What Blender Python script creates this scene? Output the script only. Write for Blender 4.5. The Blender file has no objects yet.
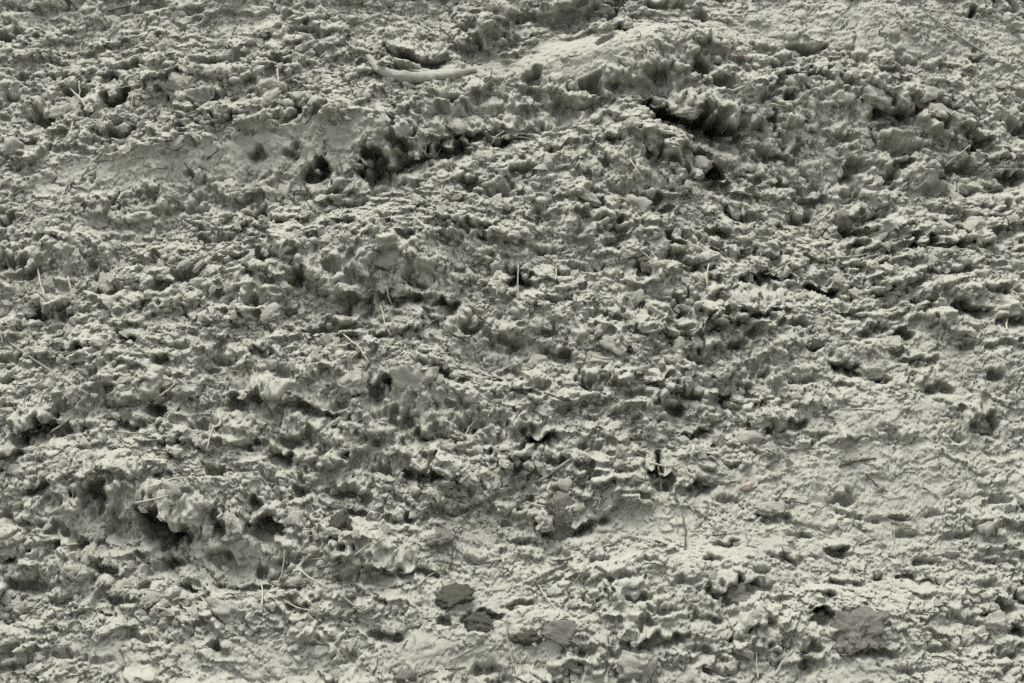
import bpy, math, random
import numpy as np
from mathutils import Vector, Matrix

# ------------------------------------------------------------------ camera, sky, sun, exposure
R = math.radians
W, H = 1024, 683
SLOPE, PITCH, DIST, LENS = R(43), R(8), 5.2, 78.0
ORIGIN = np.array([0.0, 0.0, 0.80])                 # middle of the bank face
VIEW = np.array([0.0, math.cos(PITCH), -math.sin(PITCH)])
CAM = ORIGIN - DIST * VIEW
scn = bpy.context.scene
col = scn.collection
cd = bpy.data.cameras.new('camera'); cam = bpy.data.objects.new('camera', cd); col.objects.link(cam)
cd.lens = LENS; cd.sensor_width = 36; cd.clip_end = 3000
cam.location = CAM; cam.rotation_euler = (R(90) - PITCH, 0, 0)
scn.camera = cam

SUN_EL, SUN_AZ = R(77), R(-40)                      # azimuth from +Y (behind the bank), positive to the right
SUN_STRENGTH, SUN_ANGLE, SKY_STRENGTH, EXPOSURE = 1.3, R(38), 0.08, 2.38
w = bpy.data.worlds.new('World'); scn.world = w; w.use_nodes = True
nt = w.node_tree; nt.nodes.clear()
sk = nt.nodes.new('ShaderNodeTexSky'); sk.sky_type = 'NISHITA'; sk.sun_disc = False
sk.sun_elevation = SUN_EL; sk.sun_rotation = SUN_AZ
sk.dust_density = 1.5; sk.air_density = 1.0; sk.ozone_density = 1.0
hs = nt.nodes.new('ShaderNodeHueSaturation'); hs.inputs['Saturation'].default_value = 0.12   # cloud-white overcast
bg = nt.nodes.new('ShaderNodeBackground'); bg.inputs['Strength'].default_value = SKY_STRENGTH
wo = nt.nodes.new('ShaderNodeOutputWorld')
nt.links.new(sk.outputs[0], hs.inputs['Color']); nt.links.new(hs.outputs[0], bg.inputs['Color']); nt.links.new(bg.outputs[0], wo.inputs['Surface'])
sl = bpy.data.lights.new('sun', 'SUN'); sl.energy = SUN_STRENGTH; sl.angle = SUN_ANGLE; sl.color = (1.0, 0.985, 0.95)
so = bpy.data.objects.new('sun', sl); col.objects.link(so)
sd = Vector((math.sin(SUN_AZ) * math.cos(SUN_EL), math.cos(SUN_AZ) * math.cos(SUN_EL), math.sin(SUN_EL)))
so.rotation_euler = sd.to_track_quat('Z', 'Y').to_euler(); so.location = sd * 30
vs = scn.view_settings
vs.view_transform = 'Standard'; vs.look = 'None'; vs.gamma = 1; vs.exposure = EXPOSURE; vs.use_curve_mapping = False
scn.cycles.use_denoising = False

# ------------------------------------------------------------------ noise
def _hash(ix, iy, seed):
    h = (ix.astype(np.int64) * 374761393 + iy.astype(np.int64) * 668265263 + seed * 974634777) & 0xFFFFFFFF
    h = ((h ^ (h >> 13)) * 1274126177) & 0xFFFFFFFF
    h = ((h ^ (h >> 16)) * 2246822519) & 0xFFFFFFFF
    return ((h ^ (h >> 15)) & 0xFFFFFF).astype(np.float32) / np.float32(0xFFFFFF)
def perlin(x, y, seed=0):
    xi = np.floor(x); yi = np.floor(y)
    fx = (x - xi).astype(np.float32); fy = (y - yi).astype(np.float32)
    xi = xi.astype(np.int32); yi = yi.astype(np.int32)
    sx = fx * fx * fx * (fx * (fx * 6 - 15) + 10); sy = fy * fy * fy * (fy * (fy * 6 - 15) + 10)
    def g(dx, dy):
        a = _hash(xi + dx, yi + dy, seed) * np.float32(2 * np.pi)
        return np.cos(a) * (fx - dx) + np.sin(a) * (fy - dy)
    a = g(0, 0); b = g(1, 0); c = g(0, 1); d = g(1, 1)
    t = a + sx * (b - a); u = c + sx * (d - c)
    return (t + sy * (u - t)) * np.float32(1.5)
def fbm(x, y, octv=4, seed=0, gain=0.5):
    s = 0; a = 1.0
    for o in range(octv):
        s = s + a * perlin(x * 2 ** o + 17.3 * o, y * 2 ** o - 9.1 * o, seed + o * 7); a *= gain
    return s
def worley(x, y, seed=0):
    xi = np.floor(x).astype(np.int32); yi = np.floor(y).astype(np.int32)
    f1 = np.full(x.shape, 9, np.float32); f2 = f1.copy(); idv = np.zeros(x.shape, np.float32)
    tx = np.zeros(x.shape, np.float32); ty = np.zeros(x.shape, np.float32)
    for dx in (-1, 0, 1):
        for dy in (-1, 0, 1):
            cx = xi + dx; cy = yi + dy
            rx = cx + _hash(cx, cy, seed) - x; ry = cy + _hash(cx, cy, seed + 91) - y
            d = np.sqrt(rx * rx + ry * ry).astype(np.float32)
            near = d < f1
            f2 = np.where(near, f1, np.minimum(f2, d))
            f1 = np.where(near, d, f1)
            idv = np.where(near, _hash(cx, cy, seed + 333), idv)
            tx = np.where(near, rx, tx); ty = np.where(near, ry, ty)
    return f1, f2, idv, tx, ty
def sstep(a, b, x):
    t = np.clip((x - a) / (b - a), 0, 1); return t * t * (3 - 2 * t)

# ------------------------------------------------------------------ the sheet of ground: u across, s along the fall line
U0, U1, V0, V1 = -1.34, 1.34, -1.14, 1.50
DU, DV = 0.0021, 0.0033
def widen(v): return 1 + 0.131 * np.clip(v, -1.2, 1.6)     # the sheet's fine part is a little wider uphill
def axis(a, b, d, far_lo, far_hi):
    mid = np.arange(a, b + d * .5, d)
    def grow(far):
        out = []; x = 0.0; st = d
        while x < far:
            st *= 1.11; x += st; out.append(x)
        return np.array(out)
    lo = a - grow(far_lo)[::-1]; hi = mid[-1] + grow(far_hi)
    return np.concatenate([lo, mid, hi])
ua = axis(U0, U1, DU, 400, 400); va = axis(V0, V1, DV, 400, 400)
# profile of the bank: flat in front, SLOPE on the face, easing to a plateau on top
def slope_at(v):
    return SLOPE * sstep(-1.55, -1.10, v) * (1 - 0.93 * sstep(1.75, 3.2, v))
dense = np.concatenate([np.linspace(-420, -2.01, 800), np.linspace(-2, 4, 6001), np.linspace(4.01, 420, 800)])
ang = slope_at(dense)
cy = np.concatenate([[0], np.cumsum(np.cos((ang[1:] + ang[:-1]) / 2) * np.diff(dense))])
cz = np.concatenate([[0], np.cumsum(np.sin((ang[1:] + ang[:-1]) / 2) * np.diff(dense))])
i0 = np.interp(0, dense, cy), np.interp(0, dense, cz)
prof_y = lambda v: np.interp(v, dense, cy) - i0[0] + ORIGIN[1]
prof_z = lambda v: np.interp(v, dense, cz) - i0[1] + ORIGIN[2]

UU, VV = np.meshgrid(ua.astype(np.float64), va.astype(np.float64))
UU = UU * widen(VV)
FADE = sstep(-2.8, -2.0, UU) * sstep(2.8, 2.0, UU) * sstep(-2.2, -1.5, VV) * sstep(2.9, 2.2, VV)   # fine relief only where the mesh can carry it

right = np.array([1.0, 0, 0]); up = np.array([0, math.sin(PITCH), math.cos(PITCH)])
FPX = LENS / 36 * W
Vd = np.array([0, math.cos(SLOPE), math.sin(SLOPE)]); Nd = np.array([0, -math.sin(SLOPE), math.cos(SLOPE)])
def ray(px, py):
    return VIEW + right * (px - W / 2) / FPX - up * (py - H / 2) / FPX
BIG = [  # broad swells of the bank: x, y, rx, ry (photo pixels), height m, tilt deg
    (610, 62, 110, 22, 0.055, 14), (420, 90, 130, 40, 0.025, 18), (250, 145, 200, 32, 0.040, 10), (300, 205, 160, 30, -0.025, 10),
    (390, 258, 85, 42, 0.070, 0), (640, 145, 60, 40, 0.065, -20), (600, 205, 160, 70, 0.030, 0), (520, 165, 70, 30, 0.030, 15),
    (130, 495, 110, 42, 0.085, -8), (60, 400, 90, 55, 0.040, 20), (40, 245, 70, 55, 0.035, 0), (230, 300, 90, 50, 0.030, 0), (300, 370, 80, 40, 0.030, -10),
    (860, 190, 170, 70, -0.075, 8), (715, 165, 60, 55, -0.045, -40), (560, 330, 120, 60, 0.025, 0), (870, 92, 120, 25, 0.045, 0),
    (420, 385, 80, 40, 0.050, -15), (480, 365, 45, 22, -0.030, 0), (610, 420, 110, 60, 0.045, 20), (740, 350, 60, 30, 0.020, 25), (880, 330, 120, 40, 0.025, 0), (960, 290, 90, 30, 0.025, -5),
    (200, 645, 200, 40, 0.015, 0), (640, 540, 120, 30, -0.020, 6), (860, 622, 80, 30, 0.018, 0), (700, 470, 60, 30, 0.025, 10),
    (560, 640, 160, 35, 0.018, 0), (880, 25, 150, 40, 0.050, -6),
    (250, 568, 60, 26, -0.045, 10), (740, 588, 60, 34, 0.020, 0), (140, 80, 150, 36, 0.025, 6), (350, 545, 60, 30, 0.02, 0), (60, 560, 80, 30, 0.03, -10)]
def base_uv(px, py, h=0.0):
    px = np.asarray(px, float); py = np.asarray(py, float)
    d = np.stack([VIEW[i] + right[i] * (px - W / 2) / FPX - up[i] * (py - H / 2) / FPX for i in range(3)], -1)
    o = CAM - ORIGIN - Nd * h if np.isscalar(h) else (CAM - ORIGIN)[None] - Nd[None] * np.asarray(h)[:, None]
    t = -(o @ Nd) / (d @ Nd)
    p = o + d * t[..., None]
    return p[..., 0], p @ Vd
def loc_scale(px, py):                              # metres per photo pixel across and along the slope
    u0, v0 = base_uv(px, py); u1, _ = base_uv(px + 1, py); _, v1 = base_uv(px, py - 1)
    return float(u1 - u0), float(v1 - v0)

def win(u, v, r):
    i0, i1 = np.searchsorted(va, (v - r, v + r)); g_ = [float(widen(q)) for q in (v - r, v + r)]; j0, j1 = np.searchsorted(ua, (min((u - r) / q for q in g_), max((u + r) / q for q in g_)))
    return slice(max(i0, 0), i1), slice(max(j0, 0), j1)
def local(px, py, rx, ry, tilt, ext, h=None):
    hh = float(h_at(*map(float, base_uv(px, py)))) if h is None else h
    u, v = map(float, base_uv(px, py, hh))
    su, sv = loc_scale(px, py)
    a, b = rx * su, ry * sv
    s = win(u, v, max(a, b) * ext)
    du = UU[s] - u; dv = VV[s] - v
    t = R(tilt)
    x = du * math.cos(t) + dv * math.sin(t); y = -du * math.sin(t) + dv * math.cos(t)
    return s, x / a, y / b, a, b
HL = (0.045 * fbm(UU / 0.95 + 3, VV / 0.8, 2, 5) + 0.016 * fbm(UU / 0.33, VV / 0.25 + 4, 2, 9)) * FADE
HL = HL + 0.5 * fbm(UU / 40, VV / 40, 2, 77) * sstep(6, 30, np.hypot(UU, VV))
def h_at(u, v, A=None):
    A = HL if A is None else A
    j = np.clip(np.searchsorted(ua, u / widen(v)), 1, len(ua) - 1); i = np.clip(np.searchsorted(va, v), 1, len(va) - 1)
    return A[i, j]
for (px, py, rx, ry, hgt, tilt) in BIG:
    s, x, y, a, b = local(px, py, rx, ry, tilt, 2.6, 0.0)
    HL[s] += hgt * np.exp(-(x * x + y * y) * 1.2)

# ---- where the mud is smooth (washed and settled) instead of cloddy: x, y, rx, ry, tilt, amount
SMOOTH = [(600, 48, 95, 20, 16, .85), (470, 72, 80, 9, 6, 1), (120, 172, 130, 16, 8, .75), (290, 140, 95, 18, 12, .68), (860, 22, 190, 26, -4, .75),
    (990, 60, 50, 40, -30, .6), (400, 22, 60, 16, 10, .5), (230, 572, 50, 16, 8, .5), (230, 655, 200, 26, 0, .75), (90, 625, 90, 16, 0, .5),
    (630, 530, 100, 26, 10, .8), (440, 560, 90, 40, 0, .6), (430, 655, 90, 22, 0, .8), (880, 480, 210, 44, 4, .8), (870, 415, 80, 22, 0, .75),
    (800, 675, 130, 12, 0, .75), (920, 555, 120, 50, 0, .6), (395, 402, 34, 18, -30, .6), (480, 362, 34, 16, 0, .6), (990, 390, 60, 40, 0, .65),
    (550, 575, 110, 40, 0, .55), (980, 310, 40, 20, -20, .5), (700, 545, 60, 30, 0, .6), (640, 115, 40, 12, 20, .7),
    (180, 12, 200, 14, 0, .45), (610, 610, 190, 60, 0, .62), (920, 610, 150, 70, 0, .6), (770, 560, 120, 40, 0, .6), (900, 350, 150, 50, 0, .3), (800, 510, 60, 20, 0, .6), (450, 305, 30, 14, 0, .4), (640, 560, 60, 30, 0, .6)]
SM = np.zeros_like(HL)
wu = UU + 0.03 * fbm(UU / 0.12, VV / 0.12, 3, 21); wv = VV + 0.03 * fbm(UU / 0.12, VV / 0.12, 3, 29)
for (px, py, rx, ry, tilt, am) in SMOOTH:
    s, x, y, a, b = local(px, py, rx, ry, tilt, 2.4)
    r = np.sqrt(x * x + y * y) + 0.35 * fbm(UU[s] / 0.07, VV[s] / 0.06, 3, 31)
    SM[s] = np.maximum(SM[s], am * (1 - sstep(0.65, 1.35, r)))
ROUGH = np.clip(1 - SM, 0, 1)
ROUGH *= 0.78 + 0.35 * fbm(UU / 0.25, VV / 0.2, 2, 41)
ROUGH = np.clip(ROUGH, 0.10, 1.3)

# ---- clods: broken mud at five sizes, each tilted and stepped, creased between
MASKS = {}
def clods(L, seed, amp, keep, aspect=1.18, warp=0.6, edge=0.14, gap=0.22):
    x = UU / (L * aspect); y = VV / L
    wx = warp * fbm(x * 0.9, y * 0.9, 4, seed + 3, 0.58); wy = warp * fbm(x * 0.9 + 40, y * 0.9, 4, seed + 5, 0.58)
    f1, f2, idv, tx, ty = worley(x + wx, y + wy, seed)
    idb = (idv * 7.13) % 1.0; idc = (idv * 31.7) % 1.0
    crease = sstep(0.0, edge, f2 - f1)
    on = sstep(1 - keep, 1 - keep + 0.12, idv)
    tilt = (idb - 0.5) * 1.5 * tx + (0.15 + 1.15 * idc) * ty     # slabs lean, their lower edge proud
    body = 0.40 + 0.60 * idb + tilt
    MASKS[seed] = (on * crease).astype(np.float32)
    return amp * L * (on * crease * body - gap * (1 - crease))
SMALL = np.zeros_like(HL)
LOCAL = [np.clip(0.75 + 0.85 * fbm(UU / 0.3 + 9 * k, VV / 0.22, 2, 51 + k), 0.08, 1.7) for k in range(3)]
SMALL += clods(0.150, 111, 0.25, 0.45, edge=0.22) * LOCAL[2] * ROUGH
SMALL += clods(0.085, 101, 0.46, 0.50, edge=0.11, gap=0.50) * LOCAL[0] * ROUGH
SMALL += clods(0.046, 202, 0.50, 0.52, edge=0.12, gap=0.48) * LOCAL[1] * ROUGH
SMALL += clods(0.026, 303, 0.46, 0.55, edge=0.17, gap=0.42) * LOCAL[2] * ROUGH ** 0.9
SMALL += clods(0.015, 404, 0.31, 0.45, edge=0.2) * (0.35 + 0.65 * ROUGH)
SMALL += clods(0.0090, 505, 0.18, 0.35, edge=0.3) * (0.5 + 0.5 * ROUGH)
q = fbm(UU / 0.045, VV / 0.034, 5, 61, 0.6)
SMALL += 0.0055 * (q - 0.5 * np.abs(q)) * (0.35 + ROUGH)
SMALL *= FADE

# ---- hollows and cracks of the photograph: x, y, rx, ry, strength, tilt
PITS = [
 # top left
 (130,65,14,5,1.1,0),(205,62,16,5,1.1,0),(282,64,12,6,1.2,0),(305,30,11,4,1,0),(42,114,5,10,1.2,0),(112,99,16,8,1.2,20),(88,121,16,4,1,-8),(265,114,9,5,1.3,10),
 (298,115,7,5,1.4,20),(210,126,20,4,1,6),(318,176,14,9,1.8,25),(75,92,14,6,1,10),(116,133,18,5,.8,-6),(30,143,9,8,1,0),(72,144,6,4,1,0),(258,216,12,7,1.1,0),(155,195,7,3,.8,0),
 (332,192,12,6,1,0),(140,10,30,3,.8,4),(60,76,16,4,.8,0),(15,78,14,5,.9,0),(235,75,10,5,.9,0),(170,92,5,8,1.1,0),(320,50,10,5,.8,0),(200,100,12,6,.9,15),(10,97,16,5,.8,12),(120,150,16,4,.8,0),
 # top middle
 (378,166,15,14,1.8,40),(404,146,9,9,1.6,60),(428,158,52,9,1.5,24),(450,151,22,7,1.5,22),(474,134,14,6,1.4,20),(502,141,12,6,1.3,25),(668,116,22,11,1.8,-12),(655,156,8,9,1.5,0),(608,161,6,8,1.1,0),
 (535,76,12,6,1.1,0),(587,81,12,6,1.2,20),(614,12,8,16,1.4,-10),(622,30,9,7,1.3,-30),(660,6,22,4,1.1,8),(500,192,18,6,1,0),(520,168,12,5,.9,0),(408,130,16,5,1,-10),
 (355,205,14,6,1,0),(402,58,20,7,1.3,-20),(430,65,14,6,1.3,0),(475,60,10,5,1,20),(523,41,12,5,1.2,15),(390,185,22,5,.9,25),(545,215,16,6,1,0),(590,200,12,5,.9,0),(620,190,14,5,.9,-10),
 (440,110,26,6,.7,12),(500,112,22,8,.6,0),(560,124,30,7,.7,0),
 # top right
 (765,49,15,5,1.1,0),(808,50,14,5,1.2,-10),(806,76,28,5,1.3,-6),(852,83,22,4,1,-10),(706,130,24,13,1.9,-28),(730,148,14,9,1.5,-35),(713,180,13,15,2.0,-25),(735,195,22,6,1.4,-8),(785,186,14,5,1.3,0),
 (892,115,24,6,1.5,-8),(936,126,14,5,1.4,0),(980,146,12,9,1.5,25),(1014,180,14,8,1.4,0),(812,201,14,7,1.2,6),(797,219,14,6,1.1,0),(845,181,8,6,1.3,0),(765,124,30,5,1.1,-4),(725,82,11,7,1.1,20),
 (862,219,14,6,1.2,15),(838,139,18,5,1,10),(905,150,22,5,1,8),(940,195,18,6,1,-12),(885,190,16,5,1,0),(770,160,18,6,1.1,0),(960,170,20,7,1.1,6),(1000,205,22,5,1,0),(740,215,20,6,1.1,-20),(905,62,18,3,.8,0),(855,60,12,4,.8,0),
 # middle left
 (62,314,8,10,1.3,0),(35,316,14,7,1.1,-10),(76,352,15,7,1.3,12),(126,340,14,6,1.2,-25),(180,276,16,6,1.1,0),(198,322,20,6,1.1,-20),(270,258,14,6,1.2,0),(295,280,8,9,1.3,0),(236,259,7,7,1.2,0),(255,300,10,6,1,0),
 (25,273,15,6,1.2,0),(175,348,14,5,1,0),(158,396,12,5,1,10),(238,401,10,8,1.2,0),(308,408,28,6,1.5,-20),(34,434,22,14,1.6,35),(66,431,14,6,1.2,20),(330,330,22,7,1,0),(220,240,18,5,.9,0),(110,290,14,5,.9,0),(150,262,14,5,.9,0),
 (10,362,14,6,1,0),(120,405,18,6,1,10),(285,372,16,5,.9,0),(225,360,16,5,.9,0),(300,440,16,8,1.1,0),(205,425,16,5,.9,10),(92,262,6,10,1,0),(200,210,14,5,.9,0),(285,222,12,5,.9,0),
 # middle
 (354,297,16,6,1.7,0),(398,298,18,7,1.7,-8),(442,306,16,8,1.4,-20),(518,284,16,8,1.6,0),(500,341,18,7,1.2,-25),(376,387,12,10,1.5,-20),(564,357,20,6,1.2,-18),(662,381,14,7,1.3,30),(606,316,20,6,1.2,0),(612,230,18,4,1.4,0),
 (670,239,14,5,1.3,-10),(645,270,9,6,1.1,0),(540,440,16,9,1.4,0),(570,410,14,5,1.1,0),(620,411,10,5,1.1,20),(600,452,16,5,1.2,0),(398,420,18,6,1.2,-6),(428,436,18,6,1.2,-15),(362,270,14,6,1,0),(420,268,14,6,1,0),(480,250,14,5,.9,0),
 (545,250,14,5,.9,0),(590,268,16,5,.9,0),(560,300,18,5,1,0),(640,330,16,5,1,10),(430,340,12,5,1,0),(620,345,14,6,1,0),(470,425,16,5,.9,0),(510,400,14,5,1,0),(460,330,12,5,.8,0),(535,385,14,5,.9,0),(655,420,12,5,1,0),(440,372,14,7,1.1,-30),(380,335,10,6,1,0),
 (545,330,16,5,1,0),(585,380,12,5,1,-10),(640,395,12,5,1,0),
 # middle right
 (768,281,26,8,1.6,8),(824,291,22,8,1.6,-12),(748,318,40,6,1.4,16),(975,309,20,6,1.5,-10),(1010,323,14,6,1.5,0),(876,328,14,5,1.4,0),(904,336,12,5,1.4,0),(918,361,18,5,1.3,-6),(848,372,24,8,1.4,-22),(878,378,12,7,1.2,-40),(812,345,9,5,1.1,0),
 (742,405,24,8,1.5,6),(700,437,14,7,1.4,0),(935,391,16,5,1.3,0),(985,424,14,10,1.1,25),(1000,345,18,4,1.2,8),(945,246,30,6,1.4,-4),(895,251,16,5,1.3,0),(722,233,14,5,1.4,0),(855,233,16,6,1.3,0),(748,250,10,6,1.2,0),(690,260,14,5,1,0),
 (780,265,14,5,1,0),(960,270,20,5,1,0),(905,285,16,5,1.1,0),(1005,290,16,5,1.1,0),(850,310,18,4,1,0),(690,300,16,6,1.1,0),(760,370,14,5,1,0),(800,380,14,4,.9,0),(700,360,16,6,1,10),(690,395,16,5,1,0),(775,430,12,4,.9,0),(970,345,12,4,1,0),(920,300,14,5,1,0),(900,440,14,4,.9,0),(950,440,14,4,.9,0),
 # bottom left
 (36,489,17,6,1.4,8),(92,494,16,11,1.8,40),(160,530,24,13,1.9,-28),(196,541,14,5,1.5,20),(222,535,12,7,1.5,0),(262,529,18,10,1.6,0),(252,505,8,12,1.3,0),(168,568,16,8,1.3,-20),(80,551,9,8,1.3,0),(105,570,14,6,1.2,-15),(33,640,10,4,1.1,0),(158,476,16,6,1.2,8),
 (190,589,14,6,1.2,0),(225,586,16,6,1.2,0),(300,606,16,6,1.2,0),(264,574,7,8,1.2,20),(282,461,16,8,1.5,-6),(15,520,20,6,1.1,-15),(55,530,22,6,1.1,-20),(25,585,22,6,1.1,-10),(60,600,16,5,1,0),(125,600,16,5,1,0),(130,478,18,6,1.1,10),(12,455,14,6,1.2,10),
 (218,650,12,8,1,0),(160,640,20,4,.8,0),(100,660,16,4,.8,0),(20,665,18,4,.9,0),(65,655,14,4,.9,0),(315,640,16,4,.9,0),(215,470,14,6,1,0),(300,490,8,10,1.1,0),(10,620,12,5,1,15),
 # bottom middle
 (598,523,10,4,1.4,15),(425,480,24,7,1.4,-10),(440,514,14,6,1.2,0),(400,520,14,6,1.1,0),(376,576,30,7,1.3,6),(386,638,18,6,1.2,-8),(505,525,8,4,1.1,0),(520,541,12,4,1.1,0),(638,598,14,4,1.2,0),(660,479,12,15,2.2,0),(546,521,9,12,1.8,0),(566,533,24,6,1.6,4),(482,618,22,6,1.3,0),(560,630,18,5,1.2,10),
 (520,607,16,4,1.2,8),(655,642,30,8,1.4,6),(345,578,12,5,1,0),(560,555,10,4,.9,0),(620,575,14,4,.9,8),(600,560,14,4,.9,10),(490,670,22,5,1.1,4),(585,658,14,4,1,0),(610,655,14,4,1,0),(660,610,16,4,1,0),(350,660,14,5,1,0),(470,560,14,4,.8,0),(460,510,14,5,.9,0),(350,490,14,6,1.1,0),(380,470,14,5,1,0),(590,600,12,4,.9,0),(575,650,14,5,1.1,0),
 # bottom right
 (828,620,13,9,1.7,20),(762,628,18,6,1.6,-4),(735,590,26,10,1.2,20),(770,520,18,6,1.4,4),(698,489,22,6,1.6,14),(917,581,24,5,1.4,-12),(846,584,20,4,1.3,0),(830,597,9,7,1.2,-30),(925,562,11,4,1.2,0),(1000,612,18,6,1.2,15),(1018,632,12,9,1.3,0),
 (812,648,16,5,1.2,-12),(738,640,12,5,1.1,0),(875,655,26,5,1.5,0),(725,545,14,5,1.1,0),(785,558,16,6,1.1,-10),(800,535,14,4,1,0),(850,515,18,4,1,-20),(870,520,12,3,1,-15),(960,535,16,4,1,10),(905,535,12,4,1,0),(715,560,12,5,1,0),(1000,500,14,4,.9,0),(930,515,10,3,.8,0),
 (985,560,14,4,.9,0),(990,585,14,4,1,0),(965,620,14,6,1,-20),(940,650,14,5,1,0),(1000,655,18,5,1,0),(915,670,16,4,.9,0),(700,650,16,5,1.1,0),(720,672,16,5,1,0),(770,590,14,5,1,0),(780,600,12,4,1,0),(690,580,16,4,1,0),(700,615,20,5,1.1,0),(650,560,12,4,.9,0),(730,500,12,4,.9,0)]
rp = random.Random(31)
def busy(x, y):
    b = 0.45
    for (cx, cy_, rx, ry, a) in ((870, 160, 190, 100, 1.0), (120, 500, 170, 90, 1.0), (390, 280, 110, 60, .8), (60, 330, 110, 110, .5), (600, 230, 160, 90, .5), (740, 300, 120, 60, .7), (620, 430, 150, 60, .6), (130, 90, 170, 50, .6), (330, 420, 140, 60, .5)):
        b += a * math.exp(-((x - cx) / rx) ** 2 - ((y - cy_) / ry) ** 2)
    return b
PITS = list(PITS)
while len(PITS) < 640:                               # the small cracks between, clustered where the mud is most broken
    x, y = rp.uniform(0, W), rp.uniform(0, H)
    if rp.random() * 1.6 > busy(x, y) or rp.random() < float(h_at(*map(float, base_uv(x, y)), SM)) * 0.8: continue
    rx = rp.uniform(5, 13); PITS.append((x, y, rx, rx * rp.uniform(.32, .6), rp.uniform(.8, 1.5), rp.gauss(0, 16)))
KD = np.ones_like(HL); PD = np.zeros_like(HL); SH = np.zeros_like(HL)       # depth and down-slope slide of the lips
edge_noise = fbm(UU / 0.040, VV / 0.030, 4, 71, 0.6)
edge2 = fbm(UU / 0.05 + 31, VV / 0.04, 3, 75, 0.6)
fine = fbm(UU / 0.014, VV / 0.011, 3, 73, 0.6)
for (px, py, rx, ry, k, tilt) in PITS:
    s, x, y, a, b = local(px, py, rx, ry, tilt, 2.8)
    e = edge_noise[s]
    y = y + 0.55 * e; x = x + 0.35 * edge2[s]; r = np.sqrt(x * x + (y * np.where(y > 0, 1.0, 0.85)) ** 2) + 0.42 * e + 0.18 * fine[s] - 0.08
    inside = 1 - sstep(0.55, 1.08, r)
    prof = 0.35 + 0.65 * sstep(-1.0, 0.45, y)        # deepest under the upper lip
    m = min(a, b * 1.2)
    new = 2.1 * k * m * inside * prof; deeper = new > PD[s]
    KD[s] = np.where(deeper, (k - 0.75) * 1.5, KD[s]); PD[s] = np.where(deeper, new, PD[s])
    lip = np.exp(-((x / 1.15) ** 2 + ((y - 1.05) / 0.42) ** 2) * 1.3)
    SH[s] = np.maximum(SH[s], min(0.42 * k * m, 0.55 * b) * lip * np.clip(0.9 + 1.2 * e, 0.1, 1.7))
    SMALL[s] += 0.20 * k * m * lip * (1 - inside)

# ---- long ledges: the mud above the line stands proud, the face below is cut back
def ledge(pts, height, reach_up, reach_dn, over, soft=0.014):
    pu = [tuple(map(float, base_uv(x, y, float(h_at(*map(float, base_uv(x, y))))))) for x, y in pts]
    c = np.mean(pu, 0); rad = max(math.hypot(p[0] - c[0], p[1] - c[1]) for p in pu) + max(reach_up, reach_dn) * 2.5
    s = win(c[0], c[1], rad)
    e = edge_noise[s]
    u = UU[s] + 0.014 * e; v = VV[s] + 0.022 * fbm(UU[s] / 0.075, VV[s] / 0.06, 4, 81, 0.6)
    best = np.full(u.shape, 9.0); side = np.zeros(u.shape); tpos = np.zeros(u.shape)
    for k in range(len(pu) - 1):
        ax, ay = pu[k]; bx, by = pu[k + 1]; dx, dy = bx - ax, by - ay; L2 = dx * dx + dy * dy
        t = np.clip(((u - ax) * dx + (v - ay) * dy) / L2, 0, 1)
        ex = u - ax - t * dx; ey = v - ay - t * dy; d = np.hypot(ex, ey)
        sg = np.sign(dx * (v - ay) - dy * (u - ax))
        m = d < best; best = np.where(m, d, best); side = np.where(m, sg, side); tpos = np.where(m, (k + t) / (len(pu) - 1), tpos)
    ends = sstep(0, 0.12, tpos) * sstep(1, 0.88, tpos) * np.clip(0.85 + 0.7 * fbm(UU[s] / 0.10, VV[s] / 0.2, 2, 83), 0.15, 1.3)
    sdist = best * side                               # positive uphill
    upm = np.exp(-(np.maximum(sdist, 0) / reach_up) ** 2) * ends
    dnm = np.exp(-(np.minimum(sdist, 0) / reach_dn) ** 2) * ends
    tw = soft * (1 + 0.45 * e); edge = sstep(-tw, tw, sdist)
    HL[s] += height * 0.45 * upm * edge
    PD[s] = np.maximum(PD[s], height * 0.8 * dnm * (1 - edge))
    SH[s] = np.maximum(SH[s], over * 1.5 * np.exp(-((sdist - 0.016) / 0.024) ** 2) * sstep(-0.02, 0.012, sdist) * ends)
ledge([(448, 52), (470, 44), (490, 32), (507, 24), (516, 13), (550, 15), (588, 5), (606, 1)], 0.065, 0.09, 0.085, 0.014, 0.018)
ledge([(436, 102), (455, 99), (478, 92), (490, 81)], 0.040, 0.05, 0.09, 0.022)
ledge([(518, 86), (535, 91), (552, 99), (574, 107), (598, 104), (609, 90), (638, 81), (656, 69), (688, 60)], 0.060, 0.07, 0.085, 0.010, 0.022)
ledge([(660, 108), (690, 112), (716, 124), (742, 128)], 0.060, 0.07, 0.06, 0.035)
ledge([(396, 138), (425, 132), (465, 130), (500, 132), (535, 128)], 0.030, 0.05, 0.05, 0.020)
ledge([(340, 286), (370, 288), (410, 288), (440, 294), (462, 300)], 0.042, 0.06, 0.06, 0.016)
ledge([(100, 500), (140, 512), (178, 525), (205, 522)], 0.042, 0.06, 0.07, 0.016)
ledge([(60, 478), (100, 470), (140, 482)], 0.030, 0.04, 0.04, 0.02)
ledge([(235, 395), (270, 396), (305, 403), (340, 414)], 0.030, 0.05, 0.04, 0.02)
ledge([(350, 566), (380, 568), (415, 572)], 0.025, 0.04, 0.05, 0.018)
ledge([(735, 308), (760, 308), (790, 302)], 0.025, 0.04, 0.04, 0.018)
ledge([(355, 55), (385, 50), (430, 58), (450, 52)], 0.025, 0.04, 0.04, 0.018)

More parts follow.
